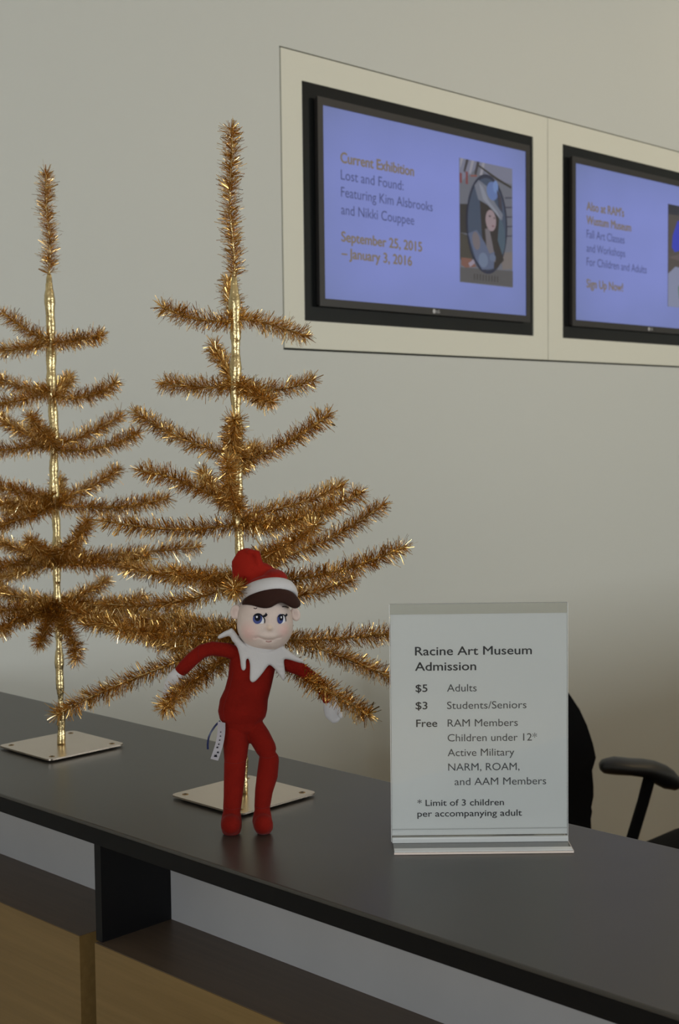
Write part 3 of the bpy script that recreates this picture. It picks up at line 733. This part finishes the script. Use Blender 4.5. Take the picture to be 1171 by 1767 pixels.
patch('iris', ell(483.4, 1068, 5.3, 8.6, .1), M_blue, .0009, e2)
patch('pupil', ell(485.2, 1065.8, 3.3, 5.4, .1), M_ink, .0012, e2)
patch('highlight', ell(485, 1065.2, 1.1, 1.9), M_eyew, .0016, e2, .5)
patch('eyelid_line', [(477.8, 1067), (480, 1062.5), (485, 1059.4), (490, 1060), (493, 1063.5), (493.8, 1072), (492.6, 1072.5), (491.8, 1065), (489.4, 1062), (485, 1061.4), (481, 1064)], M_ink, .0014, e2, .8, 1)
patch('eyelash', [(491, 1062), (493.5, 1060), (494.5, 1057.5), (495, 1060.5), (496.6, 1060.5), (494, 1064), (492.4, 1064)], M_ink, .0014, e2, .7, 1)
seam('mouth', [(440, 1101), (445, 1099), (451, 1101), (458, 1104), (465, 1105), (472, 1103.5), (478, 1100.5), (483, 1100)], bvh_head, elf, mat('mouth_crease', (0.55, 0.36, 0.33), 0.9), .0003)
seam('mouth', [(459, 1106.8), (463, 1108), (468, 1106.6)], bvh_head, elf, M_mouth, .0006, .0002)
seam('eyebrow', [(438, 1049.5), (441, 1050.5), (443, 1049)], bvh_head, elf, M_hair, .0006)
seam('eyebrow', [(487, 1047), (491, 1046.5), (497, 1048.5)], bvh_head, elf, M_hair, .0007)
# ears
for (u, v, ru, rv, rr) in ((406.5, 1056, 9.5, 13, -.15), (509.5, 1060, 8.5, 12, .25)):
    b = bmesh.new(); c = P(u, v, hd + .003)
    ax = (right * math.cos(rr) + Vector((0, 0, 1)) * math.sin(rr)).normalized(); az = vh.cross(ax).normalized()
    ellipsoid(b, c, ax, vh, -az, px(ru), .006, px(rv))
    for vv in b.verts:
        q_ = vv.co - c; e = (q_.dot(ax) / px(ru)) ** 2 + (q_.dot(az) / px(rv)) ** 2
        if q_.dot(vh) < 0: vv.co += vh * (.0055 * math.exp(-e * 3.2))
    obj('ear', b, M_skin, elf, smooth=True)

# cap: head ring through front, sides and back
rc = P(460, 1027, 1.800); rs = px(46.5); r_side = (P(508, 1019, 1.80) - P(412, 1034, 1.80)).normalized()
r_fr = (P(461, 1008, 1.766) - P(460, 1027, 1.80)); 
nrm = r_side.cross(r_fr.normalized()).normalized()
if nrm.z < 0: nrm = -nrm
bm = bmesh.new(); n = 64; S = 14; rings = []
for i in range(n):
    th = 2 * math.pi * i / n; c = rc + r_side * (rs * 1.0 * math.sin(th)) + r_fr * (1.0 * math.cos(th)); o_ = (c - rc).normalized()
    rings.append([bm.verts.new(c + o_ * (.0050 * math.cos(2 * math.pi * j / S)) + nrm * (px(12.5) * math.sin(2 * math.pi * j / S)) - o_ * (.0025 * math.sin(2 * math.pi * j / S))) for j in range(S)])
for i in range(n):
    a, b = rings[i], rings[(i + 1) % n]
    for j in range(S): bm.faces.new((a[j], a[(j + 1) % S], b[(j + 1) % S], b[j]))
bmesh.ops.recalc_face_normals(bm, faces=bm.faces)
obj('cap_band', bm, M_white, elf, smooth=True)
cap = bmesh.new()
ellipsoid(cap, rc + nrm * px(6), r_side, r_fr.normalized(), nrm, rs * .98, r_fr.length * .98, px(24), 40)
limb(cap, [(452, 1018, 1.812, 42, .75), (440, 1000, 1.810, 38, .72), (430, 984, 1.808, 32, .68), (427, 970, 1.808, 27.5, .6), (431, 959, 1.808, 22, .5), (434, 953, 1.808, 15, .35)], 34)
limb(cap, [(446, 975, 1.804, 8, 1.6), (443, 954, 1.804, 6, 1.4), (430, 953, 1.804, 6, 1.4)], 20)
ellipsoid(cap, P(473, 1000, 1.800), right, vh, (0, 0, 1), px(23), .028, px(18), 36)
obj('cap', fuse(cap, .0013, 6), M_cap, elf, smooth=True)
# hair fringe
hair_poly = chaikin([(416, 1044), (420, 1034), (430, 1025), (445, 1018.5), (459, 1015), (473, 1013.5), (486, 1014), (500, 1019), (512, 1028), (519, 1040), (518, 1046), (511, 1050.5), (503, 1049), (495, 1044), (488, 1040.5), (481, 1040.5), (473, 1045), (467, 1048.5), (458, 1050), (447, 1048.5), (436, 1045), (424, 1043.5)], 1)
def hair_d(u, v): return 1.7635 + .020 * (abs(u - 463) / 50) ** 2.2 - .0035 * max(0, (v - 1030) / 20)
obj('fringe', puffy(hair_poly, hair_d, .0060, 9, 1.8, 1.0), M_hair, elf, smooth=True)
# ruffled collar, spikes of felt round the neck
col_poly = chaikin([(400, 1083), (407, 1092), (414, 1103), (424, 1113), (440, 1121), (458, 1124), (474, 1121), (487, 1113), (493, 1119), (502, 1126), (512, 1133), (523, 1139), (524.5, 1143), (519, 1144.5), (508, 1141), (498, 1138), (490, 1137), (489.5, 1144), (491.5, 1157), (492, 1171), (489.5, 1175), (486.5, 1173), (480, 1162), (472, 1152), (465.5, 1147), (461, 1150), (454, 1160), (446, 1170), (439, 1177), (434, 1177.5), (430.5, 1173), (431, 1160), (431.5, 1148), (429.5, 1138), (426.5, 1136), (424, 1140), (424.5, 1152), (422, 1157), (418, 1157), (415.5, 1152), (414, 1135), (410, 1119), (406, 1111), (400, 1106), (397, 1097), (388, 1099), (377.5, 1103), (375, 1100), (377, 1096), (388, 1089), (396, 1086)], 2)
def col_d(u, v):
    d = cast(bvh_body, min(max(u, 402), 478), max(v, 1132)) or 1.79
    base = 1.778 + .030 * min(1.3, abs(u - 446) / 60) ** 2.2
    return min(base, d - .0025)
# even out the support distance
_cache = {}
def col_s(u, v):
    tot = 0; n_ = 0
    for du in (-8, 0, 8):
        for dv in (-8, 0, 8): tot += col_d(u + du, v + dv); n_ += 1
    return tot / n_
obj('collar', puffy(col_poly, col_s, .0045, 7, 1.8, .6), M_white, elf, smooth=True)
cb = bmesh.new(); n = 48; rings = []
for i in range(n):
    th = 2 * math.pi * i / n; c = P(446, 1116, 1.803) + right * (px(36) * math.sin(th)) + vh * (-.024 * math.cos(th)) + Vector((0, 0, px(6) * (abs(math.sin(th))) + px(-4) * math.cos(th)))
    o_ = (right * math.sin(th) - vh * math.cos(th)).normalized()
    rings.append([cb.verts.new(c + o_ * (.0045 * math.cos(2 * math.pi * j / 12)) + Vector((0, 0, 1)) * (.009 * math.sin(2 * math.pi * j / 12))) for j in range(12)])
for i in range(n):
    a, b = rings[i], rings[(i + 1) % n]
    for j in range(12): cb.faces.new((a[j], a[(j + 1) % 12], b[(j + 1) % 12], b[j]))
bmesh.ops.recalc_face_normals(cb, faces=cb.faces); obj('collar_ring', cb, M_white, elf, smooth=True)

# care tag and ribbon loop at the hip
def ribbon(name, pts, wpx, m, parent, wdir=None, th=.0003):
    pts = chaikin(pts, 3, False); b = bmesh.new(); L_ = []; 
    for i, (u, v, d) in enumerate(pts):
        a = pts[max(i - 1, 0)]; c = pts[min(i + 1, len(pts) - 1)]; tx, ty = c[0] - a[0], c[1] - a[1]; l = math.hypot(tx, ty) or 1
        nx, ny = -ty / l * wpx / 2, tx / l * wpx / 2
        if wdir: nx, ny = wdir[0] * wpx / 2, wdir[1] * wpx / 2
        L_.append([b.verts.new(P(u + nx, v + ny, d)), b.verts.new(P(u - nx, v - ny, d)), b.verts.new(P(u - nx, v - ny, d + th)), b.verts.new(P(u + nx, v + ny, d + th))])
    for r0, r1 in zip(L_, L_[1:]):
        for j in range(4): b.faces.new((r0[j], r0[(j + 1) % 4], r1[(j + 1) % 4], r1[j]))
    b.faces.new(L_[0][::-1]); b.faces.new(L_[-1]); bmesh.ops.recalc_face_normals(b, faces=b.faces)
    return obj(name, b, m, parent, smooth=False)
ribbon('ribbon_loop', [(380, 1244, 1.775), (371, 1252, 1.768), (361, 1268, 1.765), (358, 1282, 1.768), (358.5, 1293, 1.772)], 3.4, M_navy, elf)
tg = ribbon('care_tag', [(382, 1246, 1.765), (382, 1262, 1.757), (379, 1282, 1.752), (374, 1298, 1.750), (369.5, 1311, 1.750)], 13.5, M_tagw, elf, (.97, .24))
for (u, v, a, s) in ((371.5, 1304, .3, 3.4), (375.5, 1298, .3, 2.4), (374.5, 1289.5, .3, 2.2), (377, 1284, .3, 1.8), (378.6, 1277, .2, 1.8), (380, 1270, .1, 1.7), (380.5, 1263, .1, 1.6)):
    b = bmesh.new(); b.faces.new([b.verts.new(P(u + s * x, v + s * y, 1.7485)) for x, y in ((-.8, .6), (.9, .75), (.5, -.8), (0, -.2), (-.3, -.7))]); obj('tag_mark', b, M_ink, tg)

# ------------------------------------------------------------------ sign in its acrylic stand
SB = P(828, 1455, 1.6637)
SB = Vector((1.31280 * 1.0, 1.03606, DZ))
ang = math.atan2(right.y, right.x)
SM = Matrix.Translation(SB) @ Matrix.Rotation(ang, 4, 'Z')      # x to the picture's right, -y towards the camera
sign = empty('sign_holder', 'clear acrylic stand with printed admission price sheet on the dark countertop', 'sign', SB, ang)
def sbx(name, x0, x1, y0, y1, z0, z1, m, parent=sign, bv=0.0, world=False):
    return obj(name, box(x0, x1, y0, y1, z0, z1, bv), m, parent, world=False)
sbx('acrylic_base', -.1085, .1085, -.043, .050, 0.0, .0032, M_acr_base, bv=.0004)
sbx('acrylic_edge', -.1085, .1085, -.0438, -.0431, 0.0004, .0030, M_acr_edge)
sbx('acrylic_ridge', -.1080, .1080, -.0425, -.0300, .0033, .0040, M_acr_lite)
sbx('fold_line', -.1092, .1080, -.0026, -.0022, .0185, .0192, mat('grey_fold', (.42, .43, .43), .4))
sbx('acrylic_edge', .1086, .1092, -.043, .050, 0.0003, .0030, M_acr_edge)
sbx('acrylic_foot_bar', -.1095, .1085, -.0080, -.0022, .0034, .0100, mat('pale_acrylic_bar', (.62, .64, .64), .25), bv=.0012)
sbx('front_sheet', -.1098, .1085, -.0021, -.0008, .0036, .3000, M_acr)
sbx('back_sheet', -.1098, .1085, .0006, .0021, .0036, .3000, M_acr)
sbx('acrylic_edge', -.1104, -.10985, -.0021, .0021, .0036, .3, M_acr_lite)
sbx('acrylic_edge', .10855, .1091, -.0021, .0021, .0036, .3, M_acr_lite)
sbx('acrylic_edge', -.1098, .1085, -.0021, .0021, .3001, .3006, mat('grey_acrylic_edge', (.35, .36, .35), .2), bv=0)
paper = sbx('printed_sheet', -.1092, .1080, -.0004, .0004, .0110, .2872, M_paper)
def sgt(s, u, v, h, wpx, bold=0.0):
    'u, v = left baseline read in the photograph; carried onto the sheet'
    r_ = P(u, v, 1.0) - Vector((0, 0, CAMZ)); nn = SM.to_3x3() @ Vector((0, -1, 0)); o0 = SM @ Vector((0, -.0006, 0))
    k = (o0 - Vector((0, 0, CAMZ))).dot(nn) / r_.dot(nn); pw = Vector((0, 0, CAMZ)) + r_ * k
    l = SM.inverted() @ pw
    M = SM @ Matrix(((1, 0, 0, l.x), (0, 0, -1, -.00045), (0, 1, 0, l.z), (0, 0, 0, 1)))
    s_ = k / FOC
    return text(s, M, h * s_ * 1.04, wpx * s_, M_print if bold else M_print2, paper, bold, 'lettering', .00003)
B = .013
sgt('Racine Art Museum', 716, 1131, 15.0, 201, B); sgt('Admission', 716, 1157.5, 15.0, 105, B)
sgt('$5', 717, 1194, 13, 20, B); sgt('Adults', 771, 1193.5, 13, 51)
sgt('$3', 717, 1224, 13, 20, B); sgt('Students/Seniors', 771, 1223.5, 13, 137)
sgt('Free', 718, 1254.5, 13, 36, B); sgt('RAM Members', 772, 1254, 13, 121)
sgt('Children under 12*', 772, 1279.5, 13, 154)
sgt('Active Military', 772, 1305, 13, 115)
sgt('NARM, ROAM,', 773, 1330, 13, 123)
sgt('and AAM Members', 784, 1355, 13, 158)
sgt('* Limit of 3 children', 720, 1391, 11, 149, B); sgt('per accompanying adult', 720, 1409.5, 11, 180, B)

# ------------------------------------------------------------------ office chair behind the desk
cd = 3.62
ch_c = P(1120, 1500, cd + .22); ch_c.z = 0
chair = empty('office_chair', 'black office chair with padded armrest, behind the desk right of the sign', 'chair', ch_c, ang)
CM = Matrix.Translation(ch_c) @ Matrix.Rotation(ang, 4, 'Z')
CL = (right * -.86 + vh * .5); CL.z = 0; CL.normalize()      # across the chair
def arm(dd):
    b = bmesh.new()
    s_ = cd / FOC
    pts = [(1046, 1322), (1060, 1321), (1085, 1323), (1108, 1325), (1124, 1329), (1140, 1337), (1153, 1345), (1162, 1350)]
    loft(b, [P(u, v, dd) for u, v in pts], [r * s_ for r in (13, 15, 14, 15, 17, 19, 18, 14)], [r * s_ for r in (22, 28, 30, 30, 28, 26, 22, 16)], ref=vh, seg=20)
    return b
for dd in (cd, cd + .46):
    k = dd / cd
    b = arm(cd); 
    if dd != cd: bmesh.ops.translate(b, verts=b.verts, vec=CL * .46)
    obj('armrest', b, M_plastic, chair, smooth=True)
    b = bmesh.new(); loft(b, [P(1122, 1335, cd), P(1109, 1384, cd), P(1090, 1447, cd), P(1078, 1482, cd), P(1080, 1500, cd + .1)], [.016, .015, .015, .016, .016], [.022] * 5, ref=vh, seg=12)
    if dd != cd: 
        bmesh.ops.translate(b, verts=b.verts, vec=CL * .46)
    obj('armrest_post', b, M_chair, chair, smooth=True)
# backrest, side outline of lumbar curve
sp = [(930, 1168), (962, 1172), (980, 1186), (1000, 1216), (1014, 1246), (1025, 1280), (1030.5, 1306), (1023.5, 1330), (1026, 1360), (1026, 1378), (1022, 1398), (1023.5, 1406), (1021, 1420), (1022, 1440), (1018, 1480), (960, 1500), (950, 1440), (965, 1380), (968, 1310), (955, 1250), (925, 1200)]
b = bmesh.new()
prof = [(1, 0, -.19), (1, 1, -.0)]
lay = []
for off, sh_ in ((0.0, .93), (.03, 1.0), (.23, 1.0), (.41, 1.0), (.44, .93)):
    cu = sum(p[0] for p in sp) / len(sp); cv = sum(p[1] for p in sp) / len(sp)
    lay.append([b.verts.new(P(cu + (u - cu) * sh_, cv + (v - cv) * sh_, cd) + CL * off) for u, v in sp])
for r0, r1 in zip(lay, lay[1:]):
    for j in range(len(sp)): b.faces.new((r0[j], r0[(j + 1) % len(sp)], r1[(j + 1) % len(sp)], r1[j]))
b.faces.new(lay[0][::-1]); b.faces.new(lay[-1]); bmesh.ops.recalc_face_normals(b, faces=b.faces)
obj('backrest', b, M_chair, chair, smooth=False)
b = bmesh.new(); pA = P(1062, 1487, cd) - vh * .13; pB = P(1115, 1464, cd) - vh * .13; pC = P(1171, 1441, cd) - vh * .13; pD = P(1250, 1412, cd) - vh * .13
loft(b, [pA, pB, pC, pD], [.030, .036, .038, .034], [.13, .15, .15, .13], ref=vh, seg=24)
obj('seat', b, M_chair, chair, smooth=True)
b = bmesh.new(); add_cyl(b, ch_c + Vector((0, 0, .10)), ch_c + Vector((0, 0, .38)), .028); add_cyl(b, ch_c + Vector((0, 0, .30)), ch_c + Vector((0, 0, .36)), .06, .07); obj('gas_column', b, M_plastic, chair)
b = bmesh.new(); loft(b, [P(990, 1480, cd) + vh * .10, P(1010, 1530, cd) + vh * .10, ch_c + Vector((0, 0, .33))], [.02] * 3, [.04] * 3, ref=vh, seg=10); obj('back_bracket', b, M_plastic, chair)
for k in range(5):
    a = 2 * math.pi * k / 5 + .3; d = Vector((math.cos(a), math.sin(a), 0))
    b = bmesh.new(); loft(b, [ch_c + Vector((0, 0, .12)), ch_c + d * .28 + Vector((0, 0, .075))], [.022, .014], [.026, .016], seg=10)
    lg = obj('leg', b, M_plastic, chair, smooth=True)
    side = d.cross(Vector((0, 0, 1))); c_ = ch_c + d * .28 + Vector((0, 0, .0285))
    b = bmesh.new(); add_cyl(b, c_ - side * .018, c_ + side * .018, .028, seg=18); obj('caster', b, M_plastic, lg)
